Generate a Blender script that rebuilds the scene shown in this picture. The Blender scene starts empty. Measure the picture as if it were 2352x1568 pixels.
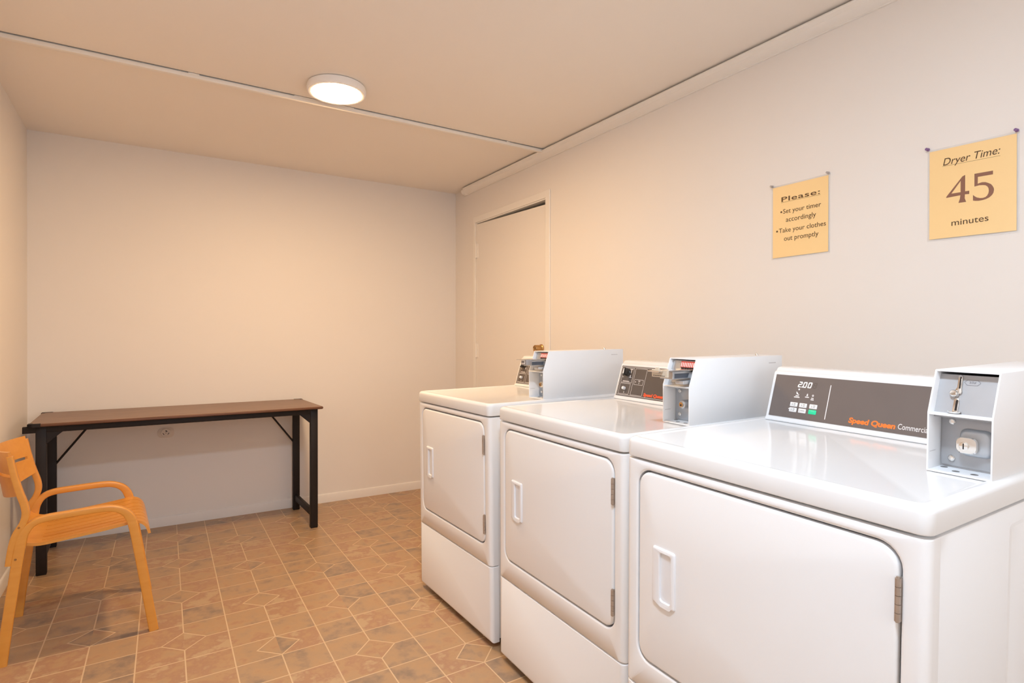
import bpy, bmesh, math, random
from mathutils import Vector, Matrix
random.seed(7)
PI = math.pi
SC = bpy.context.scene
COL = SC.collection

# ---------------------------------------------------------------- camera
cam_data = bpy.data.cameras.new('camera')
cam = bpy.data.objects.new('camera', cam_data)
COL.objects.link(cam)
cam_data.sensor_width = 36.0
cam_data.lens = 1327.9 / 2352.0 * 36.0
cam_data.clip_start = 0.02
YAW, PITCH = 0.5634, -0.0019
cam.location = (0.0, 0.0, 1.190)
cam.rotation_euler = (PI / 2 + PITCH, 0.0, -YAW)
SC.camera = cam

# ---------------------------------------------------------------- view, world, large lights
SC.view_settings.view_transform = 'Standard'
SC.view_settings.look = 'None'
SC.view_settings.gamma = 1.0
SC.view_settings.use_curve_mapping = False
SC.view_settings.exposure = 0.12
world = bpy.data.worlds.new('daylight'); SC.world = world
world.use_nodes = True
world.node_tree.nodes['Background'].inputs[0].default_value = (0.80, 0.90, 1.0, 1)
world.node_tree.nodes['Background'].inputs[1].default_value = 0.5

LAMP_WARM = (0.94, 0.635, 0.335)      # ceiling lamp over the far half of the room
LAMP_WARM_STRENGTH = 212.0
LAMP_NEAR = (0.64, 0.79, 0.95)      # second ceiling lamp behind the camera
LAMP_NEAR_STRENGTH = 252.0
DAY = (0.92, 0.95, 1.0)            # daylight through the window in the rear wall
DAY_POWER = 25.0

# room, metres
XL, XR, YB, YR, H = -0.585, 2.178, 4.326, -1.75, 2.409
ld = bpy.data.lights.new('window_daylight', 'AREA')
ld.shape = 'RECTANGLE'; ld.size = 1.5; ld.size_y = 1.15; ld.energy = DAY_POWER; ld.color = DAY
lo = bpy.data.objects.new('window_daylight', ld); COL.objects.link(lo)
lo.location = (0.75, YR - 0.16, 1.45)
lo.rotation_euler = (PI / 2, 0, 0)      # shines to +Y

# ---------------------------------------------------------------- materials
class S:
    """small expression wrapper around shader sockets"""
    nt = None
    def __init__(self, s): self.s = s
    def _op(self, o, op, rev=False):
        n = S.nt.nodes.new('ShaderNodeMath'); n.operation = op
        a, b = (o, self) if rev else (self, o)
        for i, v in enumerate((a, b)):
            if v is None: continue
            if isinstance(v, S): S.nt.links.new(v.s, n.inputs[i])
            else: n.inputs[i].default_value = float(v)
        return S(n.outputs[0])
    def __add__(self, o): return self._op(o, 'ADD')
    __radd__ = __add__
    def __sub__(self, o): return self._op(o, 'SUBTRACT')
    def __rsub__(self, o): return self._op(o, 'SUBTRACT', True)
    def __mul__(self, o): return self._op(o, 'MULTIPLY')
    __rmul__ = __mul__
    def __truediv__(self, o): return self._op(o, 'DIVIDE')
    def mod(self, o): return self._op(o, 'FLOORED_MODULO')
    def floor(self): return self._op(None, 'FLOOR')
    def abs(self): return self._op(None, 'ABSOLUTE')
    def lt(self, o): return self._op(o, 'LESS_THAN')
    def min(self, o): return self._op(o, 'MINIMUM')
    def max(self, o): return self._op(o, 'MAXIMUM')

def srgb(r, g, b):
    f = lambda c: (c / 255.0) / 12.92 if c / 255.0 <= 0.04045 else ((c / 255.0 + 0.055) / 1.055) ** 2.4
    return (f(r), f(g), f(b))

MATS = {}
def new_mat(name):
    m = bpy.data.materials.new(name); m.use_nodes = True
    nt = m.node_tree
    return m, nt, nt.nodes['Principled BSDF']

def plain(name, col, rough=0.5, metal=0.0, coat=0.0, noise=0.0, nscale=30.0, bump=0.0, bscale=300.0, spec=0.5):
    if name in MATS: return MATS[name]
    m, nt, b = new_mat(name)
    b.inputs['Base Color'].default_value = (*col, 1)
    b.inputs['Roughness'].default_value = rough
    b.inputs['Metallic'].default_value = metal
    b.inputs['Coat Weight'].default_value = coat
    b.inputs['Coat Roughness'].default_value = 0.06
    b.inputs['Specular IOR Level'].default_value = spec
    tc = nt.nodes.new('ShaderNodeTexCoord')
    if noise > 0:
        n = nt.nodes.new('ShaderNodeTexNoise'); n.inputs['Scale'].default_value = nscale; n.inputs['Detail'].default_value = 4
        nt.links.new(tc.outputs['Object'], n.inputs['Vector'])
        mx = nt.nodes.new('ShaderNodeMixRGB')
        mx.inputs[1].default_value = (*[c * (1 - noise) for c in col], 1)
        mx.inputs[2].default_value = (*[min(1, c * (1 + noise)) for c in col], 1)
        nt.links.new(n.outputs[0], mx.inputs[0]); nt.links.new(mx.outputs[0], b.inputs['Base Color'])
    if bump > 0:
        n2 = nt.nodes.new('ShaderNodeTexNoise'); n2.inputs['Scale'].default_value = bscale; n2.inputs['Detail'].default_value = 3
        nt.links.new(tc.outputs['Object'], n2.inputs['Vector'])
        bp = nt.nodes.new('ShaderNodeBump'); bp.inputs['Strength'].default_value = bump; bp.inputs['Distance'].default_value = 0.002
        nt.links.new(n2.outputs[0], bp.inputs['Height']); nt.links.new(bp.outputs[0], b.inputs['Normal'])
    MATS[name] = m
    return m

def wood(name, dark, light, scale, stretch, rough, coat=0.0):
    m, nt, b = new_mat(name)
    tc = nt.nodes.new('ShaderNodeTexCoord'); mp = nt.nodes.new('ShaderNodeMapping')
    mp.inputs['Scale'].default_value = stretch
    nt.links.new(tc.outputs['Object'], mp.inputs['Vector'])
    n = nt.nodes.new('ShaderNodeTexNoise'); n.inputs['Scale'].default_value = scale
    n.inputs['Detail'].default_value = 6; n.inputs['Distortion'].default_value = 0.6
    nt.links.new(mp.outputs[0], n.inputs['Vector'])
    r = nt.nodes.new('ShaderNodeValToRGB')
    r.color_ramp.elements[0].position = 0.3; r.color_ramp.elements[0].color = (*dark, 1)
    r.color_ramp.elements[1].position = 0.7; r.color_ramp.elements[1].color = (*light, 1)
    nt.links.new(n.outputs[0], r.inputs[0]); nt.links.new(r.outputs[0], b.inputs['Base Color'])
    b.inputs['Roughness'].default_value = rough; b.inputs['Coat Weight'].default_value = coat
    b.inputs['Coat Roughness'].default_value = 0.2
    return m

def emit(name, col, strength):
    m, nt, b = new_mat(name)
    b.inputs['Base Color'].default_value = (0.9, 0.88, 0.85, 1)
    b.inputs['Emission Color'].default_value = (*col, 1)
    b.inputs['Emission Strength'].default_value = strength
    return m

WALL = plain('wall_paint', (0.865, 0.815, 0.77), 0.62, noise=0.012, nscale=2.0, bump=0.05, bscale=120, spec=0.25)
CEIL = plain('ceiling_paint', (0.93, 0.87, 0.805), 0.7, noise=0.012, nscale=2.0, bump=0.05, bscale=120, spec=0.2)
TRIM = plain('trim_paint', (0.91, 0.87, 0.82), 0.45, noise=0.01, nscale=5.0, spec=0.35)
ENAMEL = plain('white_enamel', (0.89, 0.885, 0.89), 0.24, coat=0.15, noise=0.008, nscale=3.0)
TOPEN = plain('porcelain_enamel', (0.85, 0.848, 0.85), 0.10, noise=0.006, nscale=3.0, spec=0.35)
COINW = plain('white_powder_coat', (0.86, 0.855, 0.86), 0.35, coat=0.1, noise=0.008, nscale=8.0)
DARKGAP = plain('dark_base', (0.05, 0.045, 0.04), 0.7, noise=0.1)
HINGE = plain('hinge_metal', (0.47, 0.39, 0.33), 0.4, metal=0.7, noise=0.15, nscale=60)
CHROME = plain('chrome', (0.78, 0.76, 0.73), 0.14, metal=1.0, noise=0.03, nscale=40)
STEEL = plain('brushed_steel', (0.56, 0.57, 0.585), 0.33, metal=0.75, noise=0.06, nscale=60)
ZINC = plain('zinc_plate', (0.50, 0.52, 0.55), 0.38, metal=0.55, noise=0.06, nscale=50)
GREYPL = plain('satin_grey_plate', (0.44, 0.43, 0.435), 0.4, metal=0.35, noise=0.04, nscale=40)
BRASS = plain('aged_brass', (0.55, 0.33, 0.14), 0.28, metal=1.0, noise=0.15, nscale=60)
PANEL_D = plain('brown_panel', (0.105, 0.082, 0.070), 0.38, noise=0.05, nscale=15)
PANEL_L = plain('taupe_panel', (0.165, 0.132, 0.118), 0.38, noise=0.05, nscale=15)
PRINT_W = plain('white_print', (0.86, 0.82, 0.80), 0.5, noise=0.01)
DIGIT = emit('lit_digit', (1.0, 0.97, 0.95), 1.0)
PRINT_O = plain('orange_print', srgb(255, 128, 50), 0.5, noise=0.02)
PRINT_R = plain('red_orange_print', srgb(255, 92, 45), 0.5, noise=0.02)
PRINT_K = plain('dark_print', (0.06, 0.055, 0.06), 0.5, noise=0.02)
PRINT_G = plain('grey_print', (0.22, 0.21, 0.22), 0.5, noise=0.02)
BUTTON_W = plain('white_button', (0.86, 0.84, 0.82), 0.4, noise=0.02)
BUTTON_G = plain('green_button', (0.02, 0.72, 0.36), 0.4, noise=0.02)
BLACKPL = plain('black_plastic', (0.03, 0.026, 0.024), 0.35, noise=0.1)
BEIGE = plain('beige_plastic', (0.62, 0.52, 0.40), 0.45, noise=0.05)
RED = plain('red_plate', (0.62, 0.06, 0.04), 0.4, noise=0.05)
SLATE = plain('slate_plastic', (0.07, 0.08, 0.10), 0.4, noise=0.05)
PAPER = plain('goldenrod_paper', (1.0, 0.70, 0.335), 0.38, coat=0.7, noise=0.012, nscale=10)
INK = plain('brown_ink', srgb(84, 56, 26), 0.45, noise=0.02)
INK_GLARE = plain('glare_brown_ink', srgb(142, 98, 78), 0.45, noise=0.02)  # same brown ink, lightened to paint in the glare on the numerals
PINP = plain('purple_plastic', (0.24, 0.13, 0.30), 0.3, noise=0.05)
PING = plain('grey_plastic', (0.45, 0.40, 0.38), 0.35, noise=0.05)
BLACKM = plain('black_steel', (0.017, 0.012, 0.011), 0.55, noise=0.15, nscale=40, spec=0.3)
OUTLET = plain('outlet_paint', (0.80, 0.72, 0.65), 0.5, noise=0.02)
HOLE = plain('dark_hole', (0.02, 0.012, 0.008), 0.8, noise=0.1)
LAMPRIM = plain('lamp_rim_white', (0.95, 0.92, 0.90), 0.4, noise=0.01)
WHITEGL = plain('handle_white', (0.86, 0.86, 0.88), 0.25, coat=0.3, noise=0.006)
CHAIRW = wood('honey_beech', (0.69, 0.285, 0.042), (0.735, 0.32, 0.053), 4.0, (1.5, 10, 10), 0.34, 0.25)
DESKW = wood('walnut_laminate', (0.17, 0.085, 0.048), (0.28, 0.155, 0.09), 5.0, (1.2, 16, 16), 0.42, 0.1)
DESKE = wood('dark_wood_edge', (0.11, 0.045, 0.025), (0.17, 0.075, 0.04), 5.0, (1.2, 16, 16), 0.4, 0.1)

def clear_film():
    m, nt, b = new_mat('laminate_film')
    nt.nodes.remove(b)
    out = nt.nodes['Material Output']
    t = nt.nodes.new('ShaderNodeBsdfTransparent'); g = nt.nodes.new('ShaderNodeBsdfGlossy')
    g.inputs['Roughness'].default_value = 0.08
    d = nt.nodes.new('ShaderNodeBsdfDiffuse'); d.inputs[0].default_value = (0.96, 0.94, 0.92, 1)
    m1 = nt.nodes.new('ShaderNodeMixShader'); m1.inputs[0].default_value = 0.025
    m2 = nt.nodes.new('ShaderNodeMixShader'); m2.inputs[0].default_value = 0.10
    nt.links.new(t.outputs[0], m1.inputs[1]); nt.links.new(g.outputs[0], m1.inputs[2])
    nt.links.new(m1.outputs[0], m2.inputs[1]); nt.links.new(d.outputs[0], m2.inputs[2])
    nt.links.new(m2.outputs[0], out.inputs[0])
    return m
FILM = clear_film()

def glass():
    m, nt, b = new_mat('window_glass')
    nt.nodes.remove(b); out = nt.nodes['Material Output']
    t = nt.nodes.new('ShaderNodeBsdfTransparent'); g = nt.nodes.new('ShaderNodeBsdfGlossy'); g.inputs['Roughness'].default_value = 0.02
    x = nt.nodes.new('ShaderNodeMixShader'); x.inputs[0].default_value = 0.06
    nt.links.new(t.outputs[0], x.inputs[1]); nt.links.new(g.outputs[0], x.inputs[2]); nt.links.new(x.outputs[0], out.inputs[0])
    return m
GLASS = glass()

def floor_tiles():
    m, nt, b = new_mat('vinyl_tile_floor'); S.nt = nt
    tc = nt.nodes.new('ShaderNodeTexCoord'); sx = nt.nodes.new('ShaderNodeSeparateXYZ')
    nt.links.new(tc.outputs['Object'], sx.inputs[0])
    x, y = S(sx.outputs[0]), S(sx.outputs[1])
    W_, R_ = 0.3160, 0.1555          # column pitch, row pitch
    xr = x - 0.0225 * (y - 3.0) - 0.606
    yr = y - 0.0150 * (x - 0.606) - 3.098
    u = xr / W_ + 200.0
    cu = u.floor()
    par = cu.mod(2.0)                # column right of 0.606 -> even
    a = (u - cu - 0.5) * W_          # metres from the column's middle
    dl = 0.5 * W_ - a.abs()
    v = yr / R_ + 300.0
    vf = (v + 0.5).floor()
    dr = (v - vf).abs() * R_
    # diamonds: every third row, on a row line in even columns, mid-row in odd ones
    vd = v - par * 1.5 + 1.5
    dy = (vd.mod(3.0) - 1.5) * R_
    dd = a.abs() + dy.abs() - 0.0775
    inside = dd.lt(0.0)
    de = dd.abs() * 0.7071
    mid = a.abs()
    grid = dr.min(mid) + inside * 10.0
    dist = dl.min(de).min(grid)
    lw = 0.0026
    mr = nt.nodes.new('ShaderNodeMapRange'); mr.interpolation_type = 'SMOOTHSTEP'
    nt.links.new(dist.s, mr.inputs['Value'])
    mr.inputs['From Min'].default_value = lw * 0.55; mr.inputs['From Max'].default_value = lw * 1.25
    mr.inputs['To Min'].default_value = 1.0; mr.inputs['To Max'].default_value = 0.0
    # tile id
    idx = (u * 2.0).floor() + inside * 77.3
    idy = v.floor() * (1.0 - inside) + ((vd / 3.0).floor() + 0.37) * inside
    cx = nt.nodes.new('ShaderNodeCombineXYZ'); nt.links.new(idx.s, cx.inputs[0]); nt.links.new(idy.s, cx.inputs[1])
    wn = nt.nodes.new('ShaderNodeTexWhiteNoise'); wn.noise_dimensions = '3D'; nt.links.new(cx.outputs[0], wn.inputs['Vector'])
    ramp = nt.nodes.new('ShaderNodeValToRGB'); cr = ramp.color_ramp
    cols = [(0.0, (0.28, 0.20, 0.14)), (0.16, (0.36, 0.24, 0.155)), (0.35, (0.44, 0.285, 0.165)), (0.6, (0.48, 0.295, 0.158)), (0.82, (0.42, 0.235, 0.14)), (1.0, (0.52, 0.35, 0.20))]
    cr.elements[0].position, cr.elements[0].color = cols[0][0], (*cols[0][1], 1)
    cr.elements[1].position, cr.elements[1].color = cols[-1][0], (*cols[-1][1], 1)
    for p_, c_ in cols[1:-1]:
        e = cr.elements.new(p_); e.color = (*c_, 1)
    # blotches moving across each tile
    off = nt.nodes.new('ShaderNodeVectorMath'); off.operation = 'MULTIPLY_ADD'
    nt.links.new(wn.outputs['Color'], off.inputs[0]); off.inputs[1].default_value = (13, 17, 11); nt.links.new(tc.outputs['Object'], off.inputs[2])
    ns = nt.nodes.new('ShaderNodeTexNoise'); ns.inputs['Scale'].default_value = 12.0; ns.inputs['Detail'].default_value = 7; ns.inputs['Roughness'].default_value = 0.62
    nt.links.new(off.outputs[0], ns.inputs['Vector'])
    t = S(wn.outputs['Value']) * 0.66 + (S(ns.outputs[0]) - 0.5) * 1.9 + 0.20
    nt.links.new(t.s, ramp.inputs[0])
    mx = nt.nodes.new('ShaderNodeMixRGB'); nt.links.new(mr.outputs[0], mx.inputs[0]); nt.links.new(ramp.outputs[0], mx.inputs[1])
    mx.inputs[2].default_value = (0.68, 0.485, 0.295, 1)
    nt.links.new(mx.outputs[0], b.inputs['Base Color'])
    n2 = nt.nodes.new('ShaderNodeTexNoise'); n2.inputs['Scale'].default_value = 25.0; n2.inputs['Detail'].default_value = 5
    nt.links.new(tc.outputs['Object'], n2.inputs['Vector'])
    rr = S(n2.outputs[0]) * 0.16 + 0.28
    nt.links.new(rr.s, b.inputs['Roughness'])
    hgt = S(mr.outputs[0]) * (-0.6) + S(ns.outputs[0]) * 0.35
    bp = nt.nodes.new('ShaderNodeBump'); bp.inputs['Strength'].default_value = 0.35; bp.inputs['Distance'].default_value = 0.0012
    nt.links.new(hgt.s, bp.inputs['Height']); nt.links.new(bp.outputs[0], b.inputs['Normal'])
    return m
FLOORM = floor_tiles()

# ---------------------------------------------------------------- mesh helpers
def finish(bm, ang=35.0):
    bmesh.ops.recalc_face_normals(bm, faces=bm.faces)
    lim = math.radians(ang)
    for f in bm.faces: f.smooth = True
    for e in bm.edges:
        if len(e.link_faces) == 2:
            e.smooth = e.calc_face_angle(0.0) < lim
        else:
            e.smooth = False

def obj(name, bm, mat, parent=None, mats=None, ang=35.0, recalc=True):
    if recalc: finish(bm, ang)
    me = bpy.data.meshes.new(name); bm.to_mesh(me); bm.free()
    for mm in (mats or [mat]): me.materials.append(mm)
    o = bpy.data.objects.new(name, me); COL.objects.link(o)
    if parent is not None: o.parent = parent
    return o

def tag(o, label=None, cat=None, group=None, kind=None):
    if label: o['label'] = label
    if cat: o['category'] = cat
    if group: o['group'] = group
    if kind: o['kind'] = kind
    return o

def thing(name, label, cat, loc=(0, 0, 0), rz=0.0, group=None, matrix=None):
    o = bpy.data.objects.new(name, None); COL.objects.link(o)
    o.empty_display_size = 0.1
    if matrix is not None: o.matrix_world = matrix
    else: o.location = loc; o.rotation_euler = (0, 0, rz)
    return tag(o, label, cat, group)

def add_box(bm, x0, x1, y0, y1, z0, z1, bevel=0.0, seg=2, mi=0, xf=None):
    t = bmesh.new()
    vs = [t.verts.new((x, y, z)) for x in (x0, x1) for y in (y0, y1) for z in (z0, z1)]
    for q in ((0, 1, 3, 2), (4, 6, 7, 5), (0, 4, 5, 1), (2, 3, 7, 6), (0, 2, 6, 4), (1, 5, 7, 3)):
        t.faces.new([vs[i] for i in q])
    bmesh.ops.recalc_face_normals(t, faces=t.faces)
    if bevel > 0:
        bmesh.ops.bevel(t, geom=list(t.edges), offset=bevel, segments=seg, affect='EDGES', profile=0.5)
    merge(bm, t, mi, xf)

def merge(bm, t, mi=0, xf=None):
    if xf is not None: bmesh.ops.transform(t, matrix=xf, verts=t.verts)
    m = {}
    for v in t.verts: m[v] = bm.verts.new(v.co)
    for f in t.faces:
        try: nf = bm.faces.new([m[v] for v in f.verts]); nf.material_index = mi
        except ValueError: pass
    t.free()

def box(name, mat, x0, x1, y0, y1, z0, z1, parent=None, bevel=0.0, seg=2):
    bm = bmesh.new(); add_box(bm, x0, x1, y0, y1, z0, z1, bevel, seg)
    return obj(name, bm, mat, parent)

def add_prism(bm, pts, d0, d1, to3, bevel=0.0, mi=0, seg=2, xf=None):
    """extrude a 2D outline between depths d0 and d1; to3(a, b, d) -> xyz"""
    t = bmesh.new()
    lo_ = [t.verts.new(to3(a, b, d0)) for a, b in pts]; hi = [t.verts.new(to3(a, b, d1)) for a, b in pts]
    n = len(pts)
    t.faces.new(lo_); t.faces.new(hi[::-1])
    for i in range(n): t.faces.new((lo_[i], hi[i], hi[(i + 1) % n], lo_[(i + 1) % n]))
    bmesh.ops.recalc_face_normals(t, faces=t.faces)
    if bevel > 0:
        bmesh.ops.bevel(t, geom=list(t.edges), offset=bevel, segments=seg, affect='EDGES', profile=0.5)
    merge(bm, t, mi, xf)

def rrect(x0, x1, y0, y1, r, n=5):
    """rounded rectangle outline, 4*(n+1) points; r may be 4 radii"""
    if not isinstance(r, (tuple, list)): r = (r,) * 4
    out = []
    for (cx, cy, rad, a0) in ((x1 - r[0], y1 - r[0], r[0], 0), (x0 + r[1], y1 - r[1], r[1], PI / 2), (x0 + r[2], y0 + r[2], r[2], PI), (x1 - r[3], y0 + r[3], r[3], 1.5 * PI)):
        for k in range(n + 1):
            t_ = a0 + (PI / 2) * k / n
            out.append((cx + rad * math.cos(t_), cy + rad * math.sin(t_)))
    return out

def add_loft(bm, loops, to3, cap0=True, cap1=True, mi=0, xf=None):
    """loops: list of (outline, depth) with equal point counts"""
    t = bmesh.new()
    vs = [[t.verts.new(to3(a, b, d)) for a, b in pts] for pts, d in loops]
    n = len(vs[0])
    for A, B in zip(vs[:-1], vs[1:]):
        for i in range(n):
            t.faces.new((A[i], A[(i + 1) % n], B[(i + 1) % n], B[i]))
    if cap0: t.faces.new(vs[0][::-1])
    if cap1: t.faces.new(vs[-1])
    merge(bm, t, mi, xf)

def add_lathe(bm, prof, seg=24, xf=None, mi=0):
    """profile of (radius, height) turned about +Z, closed at both ends"""
    t = bmesh.new()
    rings = []
    for r, z in prof:
        if r < 1e-6: rings.append([t.verts.new((0, 0, z))])
        else: rings.append([t.verts.new((r * math.cos(2 * PI * k / seg), r * math.sin(2 * PI * k / seg), z)) for k in range(seg)])
    for A, B in zip(rings[:-1], rings[1:]):
        for k in range(seg):
            k2 = (k + 1) % seg
            if len(A) == 1 and len(B) == 1: continue
            if len(A) == 1: t.faces.new((A[0], B[k], B[k2]))
            elif len(B) == 1: t.faces.new((A[k], B[0], A[k2]))
            else: t.faces.new((A[k], B[k], B[k2], A[k2]))
    if len(rings[0]) > 1: t.faces.new(rings[0])
    if len(rings[-1]) > 1: t.faces.new(rings[-1][::-1])
    merge(bm, t, mi, xf)

def smooth_path(pts, sub=6, closed=False):
    """Catmull-Rom through 2D/3D points (lists)"""
    P = [Vector(p) for p in pts]; out = []
    n = len(P)
    for i in range(n - 1):
        p0 = P[max(0, i - 1)]; p1 = P[i]; p2 = P[i + 1]; p3 = P[min(n - 1, i + 2)]
        for k in range(sub):
            t = k / sub
            out.append(0.5 * ((2 * p1) + (p2 - p0) * t + (2 * p0 - 5 * p1 + 4 * p2 - p3) * t * t + (3 * p1 - p0 - 3 * p2 + p3) * t ** 3))
    out.append(P[-1])
    return out

def add_ribbon(bm, path, widths, y0, y1, rnd=0.005, xf=None, mi=0):
    """bar swept along an (x, z) path in a plane of constant y: in-plane thickness widths(t), from y0 to y1, rounded edges"""
    t = bmesh.new(); n = len(path); rings = []
    for i, p in enumerate(path):
        d = (path[min(n - 1, i + 1)] - path[max(0, i - 1)]).normalized()
        nx, nz = -d[1], d[0]
        w = widths(i / (n - 1)) / 2.0; r = min(rnd, w * 0.8)
        sec = rrect(-w, w, y0, y1, r, 3)
        rings.append([t.verts.new((p[0] + nx * a, b, p[1] + nz * a)) for a, b in sec])
    m = len(rings[0])
    for A, B in zip(rings[:-1], rings[1:]):
        for k in range(m): t.faces.new((A[k], A[(k + 1) % m], B[(k + 1) % m], B[k]))
    t.faces.new(rings[0][::-1]); t.faces.new(rings[-1])
    merge(bm, t, mi, xf)

def add_tube(bm, p0, p1, r, seg=10, mi=0):
    p0, p1 = Vector(p0), Vector(p1); d = p1 - p0
    xf = Matrix.Translation(p0) @ d.to_track_quat('Z', 'Y').to_matrix().to_4x4()
    add_lathe(bm, [(r, 0), (r, d.length)], seg, xf, mi)

def text_outline(body, bold=0.0, shear=0.0, spacing=1.0):
    cu = bpy.data.curves.new('lettering', 'FONT'); cu.body = body
    cu.resolution_u = 4; cu.offset = bold; cu.shear = shear; cu.space_character = spacing
    cu.fill_mode = 'FRONT' if hasattr(cu, 'fill_mode') else cu.fill_mode
    o = bpy.data.objects.new('lettering', cu); COL.objects.link(o)
    bpy.context.view_layer.update()
    dg = bpy.context.evaluated_depsgraph_get()
    me = bpy.data.meshes.new_from_object(o.evaluated_get(dg))
    bpy.data.objects.remove(o); bpy.data.curves.remove(cu)
    return me

def text_obj(name, body, mat, parent, x0, x1, y0, y1, to3, bold=0.0, shear=0.0, spacing=1.0, thick=0.0003, ytop=None):
    """lettering fitted into the box x0..x1, y0..y1 of a surface; to3(a, b, height) -> xyz"""
    me = text_outline(body, bold, shear, spacing)
    co = [v.co for v in me.vertices]
    ax, bx = min(c.x for c in co), max(c.x for c in co); ay, by = min(c.y for c in co), max(c.y for c in co)
    bm = bmesh.new(); bm.from_mesh(me); bpy.data.meshes.remove(me)
    f2 = lambda c: (x0 + (c.x - ax) / (bx - ax) * (x1 - x0), y0 + (c.y - ay) / (by - ay) * (y1 - y0))
    for v in bm.verts:
        a, b_ = f2(v.co); v.co = Vector(to3(a, b_, thick))
    return obj(name, bm, mat, parent)

def stroke_frame(bm, x0, x1, y0, y1, w, to3, r=0.002, thick=0.0003):
    """thin printed outline of a rounded rectangle"""
    A = rrect(x0, x1, y0, y1, r, 3); B = rrect(x0 + w, x1 - w, y0 + w, y1 - w, max(r - w, 0.0002), 3)
    t = bmesh.new(); n = len(A)
    a = [t.verts.new(to3(*p, thick)) for p in A]; b = [t.verts.new(to3(*p, thick)) for p in B]
    for i in range(n): t.faces.new((a[i], a[(i + 1) % n], b[(i + 1) % n], b[i]))
    merge(bm, t)

def flat_poly(bm, pts, to3, thick=0.0003, mi=0):
    t = bmesh.new(); t.faces.new([t.verts.new(to3(a, b, thick)) for a, b in pts]); 
    bmesh.ops.triangulate(t, faces=t.faces)
    merge(bm, t, mi)

# ---------------------------------------------------------------- the room
T = 0.12
def struct(o): return tag(o, kind='structure')
struct(box('floor', FLOORM, XL - T, XR + T + 0.4, YR - T, YB + T, -0.10, 0.0))

# ceiling: two boards with an open joint beside the batten
YJ0, YJ1 = 3.004, 3.020
bm = bmesh.new()
add_box(bm, XL - T, XR + T, YR - T, YJ0, H, H + 0.08)
add_box(bm, XL - T, XR + T, YJ1, YB + T, H, H + 0.08)
add_box(bm, XL - T, XR + T, YR - T, YB + T, H + 0.08, H + 0.14)  # unseen cap added to stop light leaking through the joint
struct(obj('ceiling', bm, CEIL))
bm = bmesh.new()
add_box(bm, XL, XR - 0.03, 3.007, 3.034, H - 0.022, H - 0.0035, 0.003, 2)
add_box(bm, XL, XR - 0.03, 3.024, 3.033, H - 0.006, H + 0.001)
for x0, x1 in ((0.16, 0.205), (0.128, 0.131), (0.62, 0.92), (1.86, 1.885)):      # dabs of paint bridging the joint
    add_box(bm, x0, x1, 3.006, 3.015, H - 0.0065, H + 0.0005, 0.0015, 1)
struct(obj('trim_1', bm, TRIM))

struct(box('wall_left', WALL, XL - T, XL, YR - T, YB + T, 0, H))
struct(box('wall_back', WALL, XL, XR + T + 0.4, YB, YB + T, 0, H))
# right wall with the door opening
DY0, DY1, DZ = 3.035, 3.965, 2.108
bm = bmesh.new()
add_box(bm, XR, XR + T, YR - T, DY0, 0, H)
add_box(bm, XR, XR + T, DY1, YB, 0, H)
add_box(bm, XR, XR + T, DY0, DY1, DZ, H)
add_box(bm, XR + T + 0.30, XR + T + 0.36, DY0 - 0.2, YB, 0, H)       # unseen box added behind the door to keep its gap dark
add_box(bm, XR + T, XR + T + 0.36, DY0 - 0.26, DY0 - 0.2, 0, H)
add_box(bm, XR + T, XR + T + 0.36, DY0 - 0.26, YB, H, H + 0.06)
struct(obj('wall_right', bm, WALL))
# rear wall with the window behind the camera
WX0, WX1, WZ0, WZ1 = 0.0, 1.5, 0.875, 2.025
bm = bmesh.new()
add_box(bm, XL, WX0, YR - T, YR, 0, H); add_box(bm, WX1, XR, YR - T, YR, 0, H)
add_box(bm, WX0, WX1, YR - T, YR, 0, WZ0); add_box(bm, WX0, WX1, YR - T, YR, WZ1, H)
struct(obj('wall_rear', bm, WALL))
win = struct(box('window_1', GLASS, WX0 + 0.03, WX1 - 0.03, YR - 0.064, YR - 0.058, WZ0 + 0.03, WZ1 - 0.03))
bm = bmesh.new()
for a in ((WX0, WX0 + 0.05, WZ0, WZ1), (WX1 - 0.05, WX1, WZ0, WZ1), (WX0, WX1, WZ0, WZ0 + 0.05), (WX0, WX1, WZ1 - 0.05, WZ1), (0.73, 0.77, WZ0, WZ1)):
    add_box(bm, a[0], a[1], YR - 0.085, YR - 0.035, a[2], a[3], 0.004, 1)
obj('window_frame', bm, TRIM, win)

# baseboards
bm = bmesh.new(); 
BBP = [(0, 0), (0.011, 0), (0.011, 0.050), (0.007, 0.060), (0, 0.063)]
add_prism(bm, BBP, XL + 0.011, XR, lambda a, b, d: (d, YB - a, b)); struct(obj('baseboard_back', bm, WALL))
bm = bmesh.new(); add_prism(bm, BBP, YR, YB, lambda a, b, d: (XL + a, d, b)); struct(obj('baseboard_left', bm, WALL))
bm = bmesh.new(); add_prism(bm, BBP, YR, 2.985, lambda a, b, d: (XR - a, d, b))
add_prism(bm, BBP, 4.02, YB - 0.011, lambda a, b, d: (XR - a, d, b)); struct(obj('baseboard_right', bm, WALL))

# moulding along the top of the right wall
prof = [(0, H), (0.018, H), (0.020, H - 0.010), (0.055, H - 0.010), (0.056, H - 0.014), (0.051, H - 0.018), (0.047, H - 0.033), (0.037, H - 0.041), (0.013, H - 0.050), (0.009, H - 0.0515), (0.009, H - 0.055), (0, H - 0.055)]
bm = bmesh.new(); add_prism(bm, prof, YR, 4.10, lambda a, b, d: (XR - a, d, b))
endp = [(0, H - 0.012), (0.043, H - 0.012), (0.040, H - 0.03), (0.030, H - 0.045), (0.008, H - 0.055), (0, H - 0.055)]
add_prism(bm, endp, 4.095, 4.155, lambda a, b, d: (XR - a, d, b), 0.006)
struct(obj('trim_2', bm, TRIM))

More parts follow.
